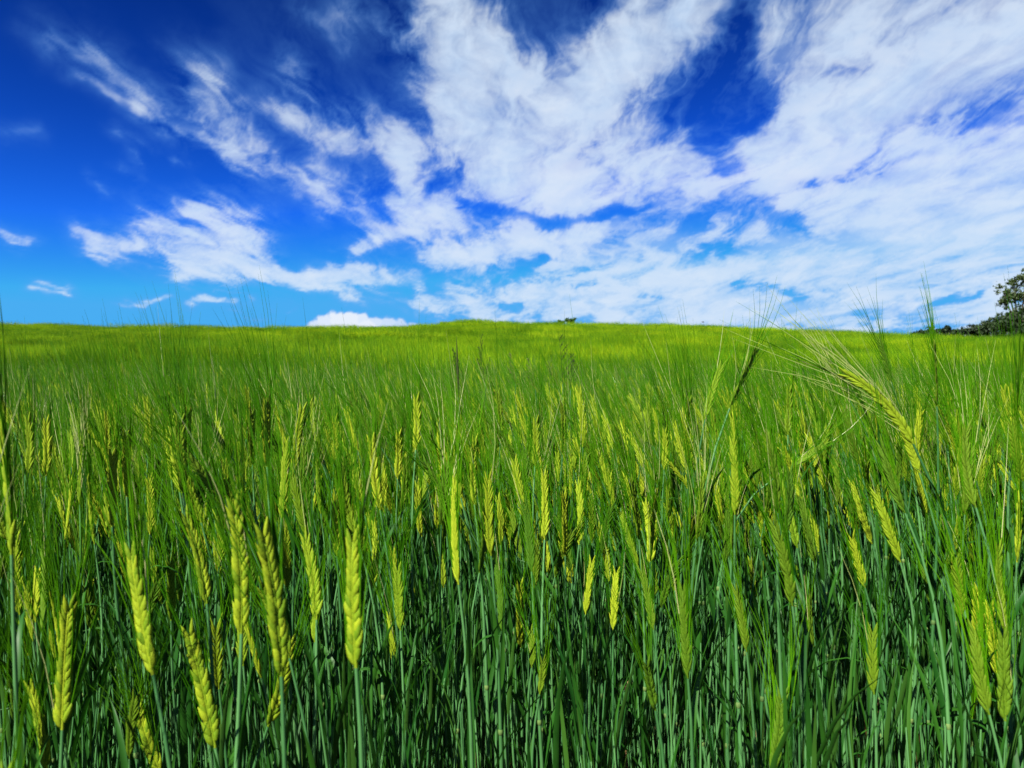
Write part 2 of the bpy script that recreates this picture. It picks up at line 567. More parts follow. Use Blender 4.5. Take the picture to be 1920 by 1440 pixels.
def grain_mb(L, wd, th, detail=6):
    """one plump spikelet along +Z, its base at the origin"""
    mb = MB()
    prof = [(0, .42), (.18, .86), (.40, 1.0), (.62, .80), (.82, .44), (1.0, .10)]
    if detail < 6:
        prof = [(0, .3), (.35, 1.0), (.75, .6), (1.0, .08)]
    sides = 6 if detail >= 6 else 4
    vs, fs = [], []
    for (z, r) in prof:
        for k in range(sides):
            a = 2 * math.pi * (k + .5) / sides
            vs.append(Vector((math.cos(a) * r * wd / 2, math.sin(a) * r * th / 2, z * L)))
    for i in range(len(prof) - 1):
        for k in range(sides):
            a, b = i * sides + k, i * sides + (k + 1) % sides
            fs.append((a, b, b + sides, a + sides))
    fs.append(tuple(range((len(prof) - 1) * sides, len(prof) * sides)))
    mb.add(vs, fs)
    return mb


class Ear:
    """the axis of an ear as a curve, with the frames of its spikelets"""

    def __init__(s, base, tip, ctrl, side, r, n=13, width=.0115, awn=.12, spread=.13):
        s.base, s.tip, s.ctrl = base, tip, ctrl
        s.width = width
        L = (tip - base).length
        s.frames = []
        s.L = L
        for i in range(n):
            t = (i + .35) / n
            p, tg = s.at(t)
            sd = (side - tg * side.dot(tg)).normalized()
            nm = tg.cross(sd)
            env = .72 + .28 * math.sin(math.pi * min(1, (t + .18) / .95) ** .8)
            for q in (-1, 1):
                tt = t + (.5 / n if q > 0 else 0)
                p2, tg2 = s.at(min(tt, .99))
                ang = .28 + r.uniform(-.10, .09)
                d = (tg2 * math.cos(ang) + sd * (q * math.sin(ang)) + nm * r.uniform(-.06, .06)).normalized()
                w = (sd - d * sd.dot(d)).normalized()
                s.frames.append((p2 + sd * (q * width * .13 * env), d, w, d.cross(w), env * r.uniform(.84, 1.12), q, tt))
        s.gl = L / n * 2.55
        s.awn, s.spread = awn, spread

    def at(s, t):
        a, b, c = s.base, s.ctrl, s.tip
        p = a * (1 - t) ** 2 + b * 2 * t * (1 - t) + c * t * t
        tg = ((b - a) * (1 - t) + (c - b) * t).normalized()
        return p, tg

    def grain_matrix(s, fr):
        p, d, w, nm, k, q, t = fr
        m = Matrix(((w.x, nm.x, d.x, p.x), (w.y, nm.y, d.y, p.y), (w.z, nm.z, d.z, p.z), (0, 0, 0, 1)))
        return m @ Matrix.Diagonal((s.width * .52 * k, s.width * .46 * k, s.gl * (.9 + .1 * k), 1))

    def rachis_mb(s):
        mb = MB()
        pts = [s.at(i / 5)[0] for i in range(6)]
        tube(mb, pts, [s.width * .14] * 5 + [s.width * .05], 4)
        return mb

    def grains_mb(s, detail=6):
        mb = s.rachis_mb()
        g = grain_mb(1, 1, 1, detail)
        for fr in s.frames:
            M = s.grain_matrix(fr)
            mb.add([M @ v for v in g.v], g.f)
        return mb

    def awns_mb(s, r, sides=3, segs=3, rad=.00038, pale=0, skip=.15):
        mb = MB()
        _, tg_tip = s.at(1)
        for fr in s.frames:
            p, d, w, nm, k, q, t = fr
            if r.random() < skip:
                continue
            st = p + d * s.gl * .95
            _, tg = s.at(min(t, 1))
            ax = (tg * .5 + tg_tip * .5).normalized()
            dd = (ax + w * (q * s.spread * r.uniform(.3, 1.35)) + nm * r.uniform(-.6, 1.1) * s.spread + Vector((r.gauss(0, .02), r.gauss(0, .02), 0))).normalized()
            ln = s.awn * r.uniform(.82, 1.12)
            bend = (w * (q * r.uniform(-.012, .03)) + Vector((-.015, 0, .01))) * (ln / .12)
            pts = [st + dd * (ln * j / segs) + bend * (j / segs) ** 2 for j in range(segs + 1)]
            pts[0] = st - d * s.gl * .1
            rr = [rad * (1.25, 1.0, .72, .22)[min(3, int(3 * j / segs + .01))] for j in range(segs + 1)]
            tube(mb, pts, rr, sides, 1 if r.random() < pale else 0, False)
        return mb


def leaf_mb(base, az, length, width, rise, droop, r, segs=7, twist=0.0):
    """a blade: leaves the stem at the angle rise (from vertical), arches by droop"""
    mb = MB()
    h = Vector((math.cos(az), math.sin(az), 0))
    sd0 = Vector((-math.sin(az), math.cos(az), 0))
    p = base.copy()
    vs, fs = [], []
    for i in range(segs + 1):
        t = i / segs
        a = rise + droop * t * t
        d = h * math.sin(a) + Vector((0, 0, math.cos(a)))
        up = h * -math.cos(a) + Vector((0, 0, math.sin(a)))
        tw = twist * t
        sd = sd0 * math.cos(tw) + up * math.sin(tw)
        upn = up * math.cos(tw) - sd0 * math.sin(tw)
        wv = width * min(1, .55 + t * 2.2) * max(0.02, (1 - t ** 2.6)) / 2
        vs += [p - sd * wv + upn * wv * .35, p.copy(), p + sd * wv + upn * wv * .35]
        p = p + d * (length / segs)
    for i in range(segs):
        k = i * 3
        fs += [(k, k + 1, k + 4, k + 3), (k + 1, k + 2, k + 5, k + 4)]
    mb.add(vs, fs)
    return mb


class Plant:
    """one barley stalk: everything relative to its root"""

    def __init__(s, r, ear_base, ear_tip, ear_ctrl=None, side=None, width=.0115, awn=.12, spread=.13, n=13, rad=.0021, leaves=3, lean_root=None):
        s.r = r
        tg = (ear_tip - ear_base).normalized()
        if ear_ctrl is None:
            ear_ctrl = (ear_base + ear_tip) / 2 + Vector((r.gauss(0, .003), r.gauss(0, .003), 0))
        if side is None:
            a = r.uniform(-.9, .9)
            side = Vector((math.cos(a), math.sin(a), 0))
        s.ear = Ear(ear_base, ear_tip, ear_ctrl, side, r, n, width, awn, spread)
        t0 = (ear_ctrl - ear_base).normalized()
        H = ear_base.z
        p1 = Vector((r.gauss(0, .006), r.gauss(0, .006), H * .38))
        p2 = ear_base - t0 * H * .30
        s.path = bez(Vector((0, 0, -.01)), p1, p2, ear_base.copy(), 12)
        s.rad = rad
        s.H = H
        s.leaves = leaves

    def on(s, t):
        x = t * 12
        i = min(11, int(x))
        return s.path[i].lerp(s.path[i + 1], x - i)

    def stem_mb(s, sides=6):
        mb = MB()
        r = [s.rad * (1.15 if i < 8 else 1.0 - .42 * (i - 8) / 4) for i in range(13)]
        tube(mb, s.path, r, sides, 0, False)
        for t in (.16, .38, .62):
            t = t + s.r.uniform(-.04, .04)
            c, c2 = s.on(t - .006), s.on(t + .006)
            ax = (c2 - c).normalized() * .0032
            m = (c + c2) / 2
            tube(mb, [m - ax, m - ax * .4, m + ax * .4, m + ax], [s.rad * 1.18, s.rad * 1.5, s.rad * 1.5, s.rad * 1.18], sides, 1, False)
        return mb

    def leaf_mbs(s, segs=7):
        r = s.r
        out = []
        az = r.uniform(0, 6.28)
        for k in range(s.leaves):
            t = (.80, .56, .34, .2)[k] + r.uniform(-.06, .06)
            az += math.pi + r.uniform(-.7, .7)
            ln = (r.uniform(.07, .13), r.uniform(.12, .20), r.uniform(.14, .24), r.uniform(.1, .2))[k]
            wd = (.0065, .0085, .0100, .009)[k] * r.uniform(.8, 1.25)
            rise = r.uniform(.06, .42)
            droop = r.choice((r.uniform(.05, .3), r.uniform(.1, .6), r.uniform(.2, .9), r.uniform(.9, 2.3)))
            out.append(leaf_mb(s.on(t), az, ln, wd, rise, droop, r, segs, r.uniform(-1.2, 1.2)))
        return out


def barley_object(name, root, stem, leaves, ear, awns, label, group=None, rotz=0.0, scale=(1, 1, 1)):
    e = bpy.data.objects.new(name, None)
    e.empty_display_size = .05
    link(e)
    e.location, e.rotation_euler, e.scale = root, (0, 0, rotz), scale
    tag(e, label, 'barley plant', group)
    link(bpy.data.objects.new('stem', stem), e)
    for lf in leaves:
        link(bpy.data.objects.new('leaf', lf), e)
    eo = link(bpy.data.objects.new('ear', ear), e)
    ao = link(bpy.data.objects.new('awns', awns), eo)
    tag(ao, kind='stuff')
    return e, eo


def at_px(px, py, Y):
    return Vector(((px - 960) / F * Y, Y, CZ + (720 - py) / F * Y))


GROUP = 'barley plants standing in the nearest rows of the field'
GRAIN = grain_mb(1, 1, 1).mesh('grain', (M_EAR,))
hero_y = []
placed = []            # (x, y) of every single plant

HERO = [
    # base of the ear (px), its tip (px), length of ear in mm, broad width mm, green? (also dulls lower right ears in place of their shade), pale awns share, label
    ((287, 1265), (247, 1042), 92, 14.5, 0, .02, 'barley with the broadest yellow ear, braided grains in full view, lower left foreground'),
    ((668, 1252), (662, 1016), 90, 13.5, 0, .02, 'barley with a thick upright yellow ear, left of centre, a leaf joint right under it'),
    ((528, 1268), (494, 1006), 98, 13.0, 0, .02, 'barley with a long yellow ear tilted left that crosses a second ear at its foot'),
    ((503, 1362), (541, 1214), 76, 11.0, 0, .02, 'barley whose ear tilts right and crosses under the foot of a longer ear'),
    ((453, 1188), (440, 955), 95, 13.0, 0, .02, 'barley with a tall yellow ear, a smaller slanted ear hanging right below it'),
    ((490, 1270), (460, 1165), 58, 9.5, 0, .02, 'barley with a short slanted ear right below a taller yellow ear'),
    ((404, 1402), (356, 1192), 100, 15, 0, .02, 'barley with a thick leaning ear low in the left foreground beside the broadest ear'),
    ((117, 1368), (129, 1140), 96, 13, 0, .02, 'barley with a thick upright ear tipped slightly right in the lower left corner'),
    ((88, 1445), (58, 1292), 80, 13, 0, .02, 'barley with a blurred ear at the bottom edge, left corner'),
    ((303, 1450), (262, 1332), 70, 12, 0, .02, 'barley with a dim ear at the bottom edge below the broadest ear'),
    ((388, 1132), (350, 972), 84, 11, 0, .02, 'barley with a slanted ear between the broadest ear and the tall yellow one'),
    ((22, 1040), (3, 805), 98, 12, 0, .02, 'barley with a long ear cut by the left edge of the picture'),
    ((62, 1202), (50, 1105), 55, 8.5, 0, .02, 'barley with a small ear near the left edge above the corner ears'),
    ((113, 1232), (97, 1125), 58, 8.5, 1, .02, 'barley with a thin green ear just above the thick corner ear'),
    ((207, 1012), (201, 920), 72, 10, 0, .02, 'barley with a blurred upright ear above and left of the broadest ear'),
    ((411, 1292), (406, 1178), 62, 8.5, 0, .02, 'barley with a narrow ear between two thick leaning foreground ears'),
    ((751, 1182), (746, 1070), 72, 10, 0, .02, 'barley with a small neat ear standing alone right of the thick central-left ear'),
    ((713, 956), (697, 830), 84, 10.5, 0, .02, 'barley with a clear ear tilted left, second of a pair above the thick ear'),
    ((679, 942), (655, 846), 78, 10.5, 0, .02, 'barley with a clear ear tilted left, first of a pair above the thick ear'),
    ((667, 1002), (645, 902), 70, 9, 0, .02, 'barley with an ear directly above the tip of the thick upright ear'),
    ((890, 946), (890, 828), 84, 10.5, 0, .02, 'barley with a sharp upright ear, touched by a slanted ear on its left'),
    ((882, 872), (852, 802), 66, 8.5, 0, .02, 'barley with a slanted ear meeting a sharp upright ear near the middle'),
    ((1060, 1042), (1058, 932), 84, 10.5, 0, .02, 'barley with a straight upright ear in the middle, clear of its neighbours'),
    ((1021, 1012), (1020, 892), 84, 9, 0, .02, 'barley with a slim upright ear just left of the straight middle ear'),
    ((1098, 1152), (1110, 1056), 70, 8.5, 0, .02, 'barley with an ear tipped right over bare stems, lower middle'),
    ((1150, 1182), (1156, 1074), 78, 9.5, 0, .02, 'barley with a low upright ear over bare stems, right of the middle'),
    ((939, 1022), (934, 938), 70, 9.5, 0, .02, 'barley with a short ear left of two upright middle ears'),
    ((997, 1072), (984, 948), 86, 9.5, 1, .02, 'barley with a green curved ear lower than its middle neighbours'),
    ((1110, 906), (1080, 832), 78, 9.5, 0, .02, 'barley with an ear leaning left, right of the middle under feathery weed grass'),
    ((1712, 832), (1588, 704), 116, 11.5, 0, .55, 'barley with a long arching ear bent far left, white awns shining against the sky'),
    ((1322, 786), (1352, 688), 88, 10.5, 0, .02, 'barley with an ear tipped right, dark awns rising above the skyline'),
    ((1697, 962), (1652, 838), 84, 10, 1, .02, 'barley with a bright green slanted ear below the long arching one'),
    ((1486, 1136), (1452, 985), 84, 10, 1, .02, 'barley with a shaded ear leaning left, right half over dark stems'),
    ((1622, 1102), (1598, 1010), 70, 9, 0, .02, 'barley with a small ear leaning left over dark stems on the right'),
    ((1639, 1302), (1637, 1184), 66, 8.5, 1, .02, 'barley with a shaded upright ear low on the right'),
    ((1803, 1160), (1792, 1040), 76, 9.5, 0, .02, 'barley with the left ear of two alike standing near the right edge'),
    ((1887, 1190), (1872, 1032), 86, 10, 0, .02, 'barley with the right ear of two alike, directly above a shaded fat ear'),
    ((1885, 1352), (1881, 1196), 82, 13, 1, .02, 'barley with a fat shaded ear low at the right edge'),
    ((1458, 962), (1440, 822), 86, 9, 1, .02, 'barley with a long slim ear right of the pair of stacked ears'),
    ((1378, 965), (1374, 834), 82, 10, 0, .02, 'barley with a pale upright ear stacked above another, right of centre'),
    ((1372, 1030), (1384, 912), 78, 8, 1, .02, 'barley with a green ear stacked below a pale upright ear'),
    ((1290, 1272), (1280, 1108), 84, 8.5, 1, .02, 'barley with a thin green ear over dark stems, lower right of centre'),
    ((1400, 1222), (1380, 1108), 70, 8, 1, .02, 'barley with a very slender green ear beside the shaded leaning one'),
    ((1526, 1212), (1519, 1128), 60, 10, 1, .02, 'barley with a short dull ear behind a cut blue green stalk'),
    ((1567, 1042), (1540, 990), 62, 8.5, 0, .02, 'barley with a stubby slanted ear, bright among dark stems right of centre'),
    ((1672, 716), (1648, 635), 84, 8, 1, 0, 'barley seen against the light sky with dark upright awns, right of the arching ear'),
    ((1757, 762), (1752, 650), 84, 8, 1, 0, 'barley with dark awns bunched in one tight upright spike near the trees'),
    ((1918, 902), (1898, 798), 72, 11, 0, .02, 'barley with a yellow ear cut by the right edge of the picture'),
    ((1830, 952), (1812, 808), 84, 10, 1, .02, 'barley with a hazy green ear left of the ear at the right edge'),
    ((1368, 766), (1416, 660), 88, 8, 1, .15, 'barley with dark awns fanned out in a wide brush above its ear'),
    ((150, 946), (154, 830), 84, 9.5, 0, .75, 'barley whose tall white gleaming awns stand up straight, upper left'),
    ((87, 892), (87, 794), 78, 10, 0, .02, 'barley with an upright braided ear near the left edge, above the slanted ones'),
    ((576, 1006), (548, 894), 82, 9.5, 0, .02, 'barley with an ear leaning left, left of the pair of clear tilted ears'),
    ((554, 882), (567, 770), 84, 10.5, 0, .02, 'barley with a bright ear tipped right above a leaning one, upper left of centre'),
    ((528, 972), (535, 838), 86, 9, 0, .02, 'barley with a long slim ear directly under the bright ear tipped right'),
    ((791, 1006), (784, 930), 64, 9.5, 0, .02, 'barley with a short ear midway between the thick ear and the middle ears'),
    ((860, 1096), (853, 910), 96, 8, 0, .02, 'barley with a very long narrow ear left of the middle'),
    ((921, 1042), (916, 900), 86, 7.5, 0, .02, 'barley with a narrow ear seen edge on, left of the short middle ear'),
    ((832, 1102), (828, 1050), 44, 8.5, 0, .02, 'barley with a tiny ear low among bare stems, left of the middle'),
    ((1012, 1302), (1018, 1240), 40, 7, 1, .02, 'barley with a stunted green ear low among stems in the bottom middle'),
    ((997, 1252), (995, 1186), 44, 7, 1, .02, 'barley with a stunted ear just above another stunted green one, bottom middle'),
    ((632, 1042), (630, 930), 76, 8.5, 0, .02, 'barley with an ear left of the thick upright ear and taller than its tip'),
    ((281, 1002), (280, 904), 72, 9, 0, .02, 'barley with an upright ear straight above the broadest ear'),
    ((411, 1062), (407, 966), 68, 8.5, 0, .02, 'barley with a small upright ear left of the tall yellow ear'),
    ((122, 1012), (132, 930), 62, 8, 0, .02, 'barley with an ear tipped right under the white gleaming awns'),
    ((1745, 1132), (1734, 1068), 50, 8.5, 1, .02, 'barley with a dull olive ear left of the two alike ears on the right'),
    ((1448, 1450), (1466, 1310), 74, 11, 1, .02, 'barley with a shaded ear tipped right at the bottom edge, right of centre'),
    ((1229, 1332), (1214, 1250), 46, 11, 1, .05, 'barley with a dark blurred ear low in the right foreground'),
    ((222, 1000), (240, 955), 50, 8, 0, .02, 'barley with a stubby ear tipped right beside the blurred upright ear'),
    ((1508, 752), (1484, 712), 60, 8, 0, .02, 'barley with a small ear leaning left under the white awns of the arching ear'),
    ((1610, 870), (1585, 775), 84, 8.5, 1, .3, 'barley with a curved ear hanging under the arching one, a white glint on its awns'),
    ((1460, 890), (1545, 832), 84, 8, 1, .02, 'barley with a dark ear lying over to the right across its neighbours'),
    ((1855, 1340), (1828, 1180), 78, 9, 1, .02, 'barley with a dim ear left of the fat shaded ear'),
    ((1820, 1400), (1832, 1308), 60, 7, 1, .02, 'barley with a narrow dim ear in the lower right corner'),
    ((1590, 745), (1560, 690), 60, 7, 1, .9, 'barley with a drooping silvery awn tuft left under the arching ear'),
]
WHOLE_GRAINS = 14      # the nearest ears get every grain as an object of its own

for hi, (b, t, mm, wd, green, pale, label) in enumerate(HERO):
    r = random.Random(500 + hi)
    lpx = math.hypot(b[0] - t[0], b[1] - t[1])
    L = mm / 1000.0
    Y = L * F / lpx
    Y = min(max(Y, .40), 2.2)
    B = at_px(b[0], b[1], Y)
    if B.z < .16:
        B.z = .16
    T = at_px(t[0], t[1], Y + r.uniform(-.12, .12) * L)
    # the root stands somewhat up-wind of the ear
    lean = (T.x - B.x) * 1.1
    root = Vector((B.x - lean + r.gauss(0, .012), B.y + r.gauss(0, .02), 0))
    root.z = float(ground_h(root.x, root.y))
    ctrl = None
    awn, spread = r.uniform(.088, .122), r.uniform(.07, .15)
    if 'dark awns' in label or 'dark upright awns' in label:
        awn = .088
    if 'arching' in label and 'bent far left' in label:
        ctrl = (B - root + T - root) / 2 + Vector((.010, 0, .016))
        awn, spread = .125, .16
    if 'tight upright spike' in label:
        awn, spread = .095, .03
    if 'wide brush' in label:
        spread = .24
    P = Plant(r, B - root, T - root, ctrl, None, wd * .82 / 1000.0, awn, spread, max(8, round(mm / 6.6)), (.0021 if wd < 11 else .0024), 3)
    em = M_EARG_SHADE if green else M_EAR
    whole = hi < WHOLE_GRAINS
    ear_me = (P.ear.rachis_mb() if whole else P.ear.grains_mb()).mesh('ear', (em,))
    e, eo = barley_object('barley_plant', root, P.stem_mb().mesh('stem', (M_STEM, M_NODE)), [m.mesh('leaf', (M_LEAF,)) for m in P.leaf_mbs()],
                          ear_me, P.ear.awns_mb(r, pale=pale, rad=.00050 if Y < .75 else .00040).mesh('awns', (M_AWN, M_AWNP)), label, GROUP)
    if whole:
        for fr in P.ear.frames:
            g = bpy.data.objects.new('grain', GRAIN)
            g.matrix_local = P.ear.grain_matrix(fr)
            link(g, eo)
            g.matrix_local = P.ear.grain_matrix(fr)
    placed.append((root.x, root.y))
    hero_y.append(Y)
N_HERO = len(HERO)
# ears easy to find, by their order above: the landmarks that neighbours are described by
MARKS = {0: 'the broadest yellow ear', 1: 'the thick upright yellow ear', 2: 'the long crossing ear', 4: 'the tall yellow ear', 6: 'the thick leaning ear',
         7: 'the thick corner ear', 11: 'the long ear at the left edge', 16: 'the neat lone ear', 17: 'the second clear tilted ear', 18: 'the first clear tilted ear',
         20: 'the sharp upright ear', 22: 'the straight middle ear', 24: 'the ear over bare stems', 25: 'the low upright ear', 28: 'the ear under feathery grass',
         29: 'the long arching ear', 30: 'the ear with skyline awns', 31: 'the bright green slanted ear', 32: 'the shaded leaning ear', 33: 'the small leaning ear',
         35: 'the left of two alike ears', 36: 'the right of two alike ears', 37: 'the fat shaded ear', 38: 'the long slim ear', 39: 'the pale stacked ear',
         41: 'the thin green ear', 44: 'the stubby slanted ear', 47: 'the ear at the right edge', 50: 'the white gleaming awns', 51: 'the braided ear at left',
         53: 'the bright tipped ear', 56: 'the very long narrow ear', 62: 'the ear above the broadest', 66: 'the shaded bottom ear'}


def to_px(p):
    return 960 + p.x / p.y * F, 720 - (p.z - CZ) / p.y * F


WAYS = ['right of', 'above and right of', 'above', 'above and left of', 'left of', 'below and left of', 'below', 'below and right of']
ORDER = ['nearest', 'second nearest', 'third nearest', 'fourth nearest', 'fifth nearest', 'sixth nearest', 'seventh nearest', 'eighth nearest', 'ninth nearest',
         'tenth nearest', 'eleventh nearest', 'twelfth nearest']


# ------------------------------------------------------------------ the other single plants of the nearest rows
def random_plant(r, short=False, lay=.10):
    L = r.uniform(.055, .082) if short else r.uniform(.066, .092)
    H = r.uniform(.42, .54) if short else min(.70, max(.47, r.gauss(.60, .060)))
    off = Vector((r.gauss(-.022, .035), r.gauss(0, .03), 0))
    base = off + Vector((0, 0, H))
    d = Vector((r.gauss(-.10, .16), r.gauss(0, .14), 1)).normalized()
    if r.random() < lay:
        d = Vector((r.uniform(-.55, .35), r.gauss(0, .25), 1)).normalized()
    return Plant(r, base, base + d * L, None, None, r.uniform(.0072, .0098), r.uniform(.10, .14), r.uniform(.07, .17), max(9, round(L / .0066)),
                 r.uniform(.0017, .0023), 3)


variants = []
for i in range(18):
    r = random.Random(900 + i)
    P = random_plant(r, i % 5 == 4, .03)
    em = M_EARG_SHADE if i % 3 == 1 else M_EAR
    variants.append((P.stem_mb().mesh('stem', (M_STEM, M_NODE)), [m.mesh('leaf', (M_LEAF,)) for m in P.leaf_mbs()],
                     P.ear.grains_mb().mesh('ear', (em,)), P.ear.awns_mb(r, pale=.6 if i == 7 else .02).mesh('awns', (M_AWN, M_AWNP)), em is M_EARG_SHADE, i % 5 == 4, (P.ear.base + P.ear.tip) / 2))
SUB = 'barley plants packed between the ears that stand out'
rr = random.Random(77)
NEAR_R = 1.42
tries = 0
singles = 300 - N_HERO
cell = placed[:]
described = {}
while singles > 0 and tries < 60000:
    tries += 1
    Y = math.sqrt(rr.uniform(.46 ** 2, NEAR_R ** 2))
    X = rr.uniform(-.74, .74) * Y
    if Y < np.interp(960 + X / Y * F, [0, 560, 760, 1000, 1500, 1750], [.47, .50, .86, 1.0, 1.0, .88]):
        continue
    md = .030 if Y > .75 else .048
    if any((X - a) ** 2 + (Y - b) ** 2 < md * md for a, b in cell):
        continue
    v = variants[rr.randrange(len(variants))]
    if 1640 < 960 + X / Y * F < 1790 and Y < 1.2:
        continue
    # leave the view of the ears that stand out free of nearer ears
    c = v[6]
    x, y = to_px(Vector((X + c.x, Y, c.z)))
    if any(Y < hy + .02 and abs(x - (h[0][0] + h[1][0]) / 2) < abs(h[0][0] - h[1][0]) / 2 + 9 / Y + 6 and h[1][1] - 45 / Y < y < h[0][1] + 60 / Y for h, hy in zip(HERO, hero_y)):
        continue
    cell.append((X, Y))
    sc_ = rr.uniform(.94, 1.05) * (1.0 - .05 * (Y < .75)) * (1 + .04 * (X / Y > .33))
    rz, sz_ = rr.uniform(-.7, .7), sc_ * rr.uniform(.95, 1.05)
    sz_ = min(sz_, (CZ + .10 * Y) / (v[6].z + .16))
    e, eo = barley_object('barley_plant', (X, Y, float(ground_h(X, Y))), v[0], v[1], v[2], v[3], None, SUB, rz, (sc_, sc_, sz_))
    c = v[6]
    mid = Vector((X + sc_ * (c.x * math.cos(rz) - c.y * math.sin(rz)), Y + sc_ * (c.x * math.sin(rz) + c.y * math.cos(rz)), e.location.z + sz_ * c.z))
    x, y = to_px(mid)
    k = min(MARKS, key=lambda q: math.hypot((HERO[q][0][0] + HERO[q][1][0]) / 2 - x, (HERO[q][0][1] + HERO[q][1][1]) / 2 - y))
    mx_, my_ = (HERO[k][0][0] + HERO[k][1][0]) / 2, (HERO[k][0][1] + HERO[k][1][1]) / 2
    way = WAYS[int(round(math.atan2(my_ - y, x - mx_) / (math.pi / 4))) % 8]
    look = ('short ' if v[5] else '') + ('greener' if v[4] else 'yellow green')
    described.setdefault((look, way, k), []).append((math.hypot(x - mx_, y - my_), e))
    singles -= 1
for (look, way, k), found in described.items():
    for q, (dist_, e) in enumerate(sorted(found, key=lambda f: f[0])):
        lead = (ORDER[min(q, 11)] + ' ') if len(found) > 1 else ''
        e['label'] = '%s%s barley %s %s' % (lead, look, way, MARKS[k])
placed = cell
print('singles left', singles, 'tries', tries)

# ------------------------------------------------------------------ the mass of the crop: points that carry plants (stuff)
pool = bpy.data.collections.new('barley_pool')
MATS = (M_STEM, M_NODE, M_LEAF, M_EAR, M_AWN, M_AWNP, M_EARG_SHADE, M_PATCH, M_PATCHE, M_DRY)
for i in range(14):
    r = random.Random(1300 + i)
    P = random_plant(r, i % 5 == 4)
    mb = MB()
    mb.merge(P.stem_mb(4), {0: 0, 1: 1})
    for lf in P.leaf_mbs(5):
        mb.merge(lf, {0: 2})
    mb.merge(P.ear.grains_mb(4), {0: 6 if i % 3 == 1 else 3})
    mb.merge(P.ear.awns_mb(r, 3, 2, .00040, .55 if i == 6 else .01, .66), {0: 4, 1: 5})
    ob = bpy.data.objects.new('barley_plant_%02d' % i, mb.mesh('barley_plant', MATS))
    pool.objects.link(ob)
N_FULL = 14


N_TILL = 5
for i in range(N_TILL):
    r = random.Random(1400 + i)
    mb = MB()
    for q in range(4):
        H = r.uniform(.34, .54)
        x, y = r.gauss(0, .03), r.gauss(0, .03)
        off = Vector((x + r.gauss(-.01, .015), y + r.gauss(0, .015), 0))
        path = bez(Vector((x, y, -.01)), Vector((x, y, H * .4)), off + Vector((0, 0, H * .7)), off + Vector((0, 0, H)), 6)
        tube(mb, path, [.0021, .0021, .0020, .0019, .0017, .0014, .0010], 5, 0, False)
        tube(mb, [path[2] - Vector((0, 0, .003)), path[2], path[2] + Vector((0, 0, .003))], [.0024, .0029, .0024], 5, 1, False)
        az = r.uniform(0, 6.28)
        for k in range(2):
            az += math.pi + r.uniform(-.8, .8)
            dry = k == 0 and r.random() < .25
            mb.merge(leaf_mb(path[1 + 2 * k] if dry else path[3 + 2 * k], az, r.uniform(.10, .22), r.uniform(.004, .0075), r.uniform(.03, .22), r.choice((r.uniform(.05, .4), r.uniform(.3, 1.1))) + dry, r, 5, r.uniform(-1.5, 1.5)), {0: 9 if dry else 2})
    pool.objects.link(bpy.data.objects.new('barley_plant_%02d' % (14 + i), mb.mesh('barley_plant', MATS)))


def patch_mesh(r, size, count, wide, awns, low):
    """a square of crop: tops of many plants, stems below them"""
    mb = MB()
    for k in range(count):
        x, y = r.uniform(-.5, .5) * size, r.uniform(-.5, .5) * size
        H = max(.5, r.gauss(.64, .05))
        lx, ly = r.gauss(-.03, .04), r.gauss(0, .04)
        a = r.uniform(0, 3.14)
        c, s_ = math.cos(a) * wide, math.sin(a) * wide
        b = Vector((x, y, low))
        m = Vector((x + lx, y + ly, H))
        L = r.uniform(.06, .09)
        d = Vector((r.gauss(-.14, .16), r.gauss(0, .14), 1)).normalized()
        t = m + d * L
        mb.add([b + Vector((-c, -s_, 0)), b + Vector((c, s_, 0)), m + Vector((c * .6, s_ * .6, 0)), m + Vector((-c * .6, -s_ * .6, 0))], [(0, 1, 2, 3)], 7)
        w = .0052 * max(1, wide / .003)
        q = m.lerp(t, .45)
        mb.add([m, q + Vector((w, 0, 0)), q + Vector((0, w, 0)), q + Vector((-w, 0, 0)), q + Vector((0, -w, 0)), t],
               [(0, 2, 1), (0, 3, 2), (0, 4, 3), (0, 1, 4), (1, 2, 5), (2, 3, 5), (3, 4, 5), (4, 1, 5)], 8)
        for j in range(awns):
            dd = (d + Vector((r.gauss(-.03, .11), r.gauss(0, .11), 0))).normalized()
            st = m.lerp(t, r.uniform(.2, 1))
            en = st + dd * r.uniform(.10, .15)
            a2 = r.uniform(0, 3.14)
            ww = Vector((math.cos(a2), math.sin(a2), 0)) * (.0009 * max(1, wide / .003))
            mb.add([st - ww, st + ww, en], [(0, 1, 2)], 7)
        if r.random() < .7:
            lf = leaf_mb(Vector((x + lx * .7, y + ly * .7, H * r.uniform(.6, .9))), r.uniform(0, 6.28), r.uniform(.1, .2), .010 * max(1, wide / .004), r.uniform(.2, .6), r.uniform(.2, 1.5), r, 3)
            mb.merge(lf, {0: 7})
    return mb.mesh('barley_patch', MATS, False)


for i in range(6):
    pool.objects.link(bpy.data.objects.new('barley_plant_%02d' % (20 + i), patch_mesh(random.Random(1500 + i), 1.0, 260, .0022, 7, .25)))
for i in range(6):
    pool.objects.link(bpy.data.objects.new('barley_plant_%02d' % (40 + i), patch_mesh(random.Random(1600 + i), 2.0, 520, .005, 4, .3)))


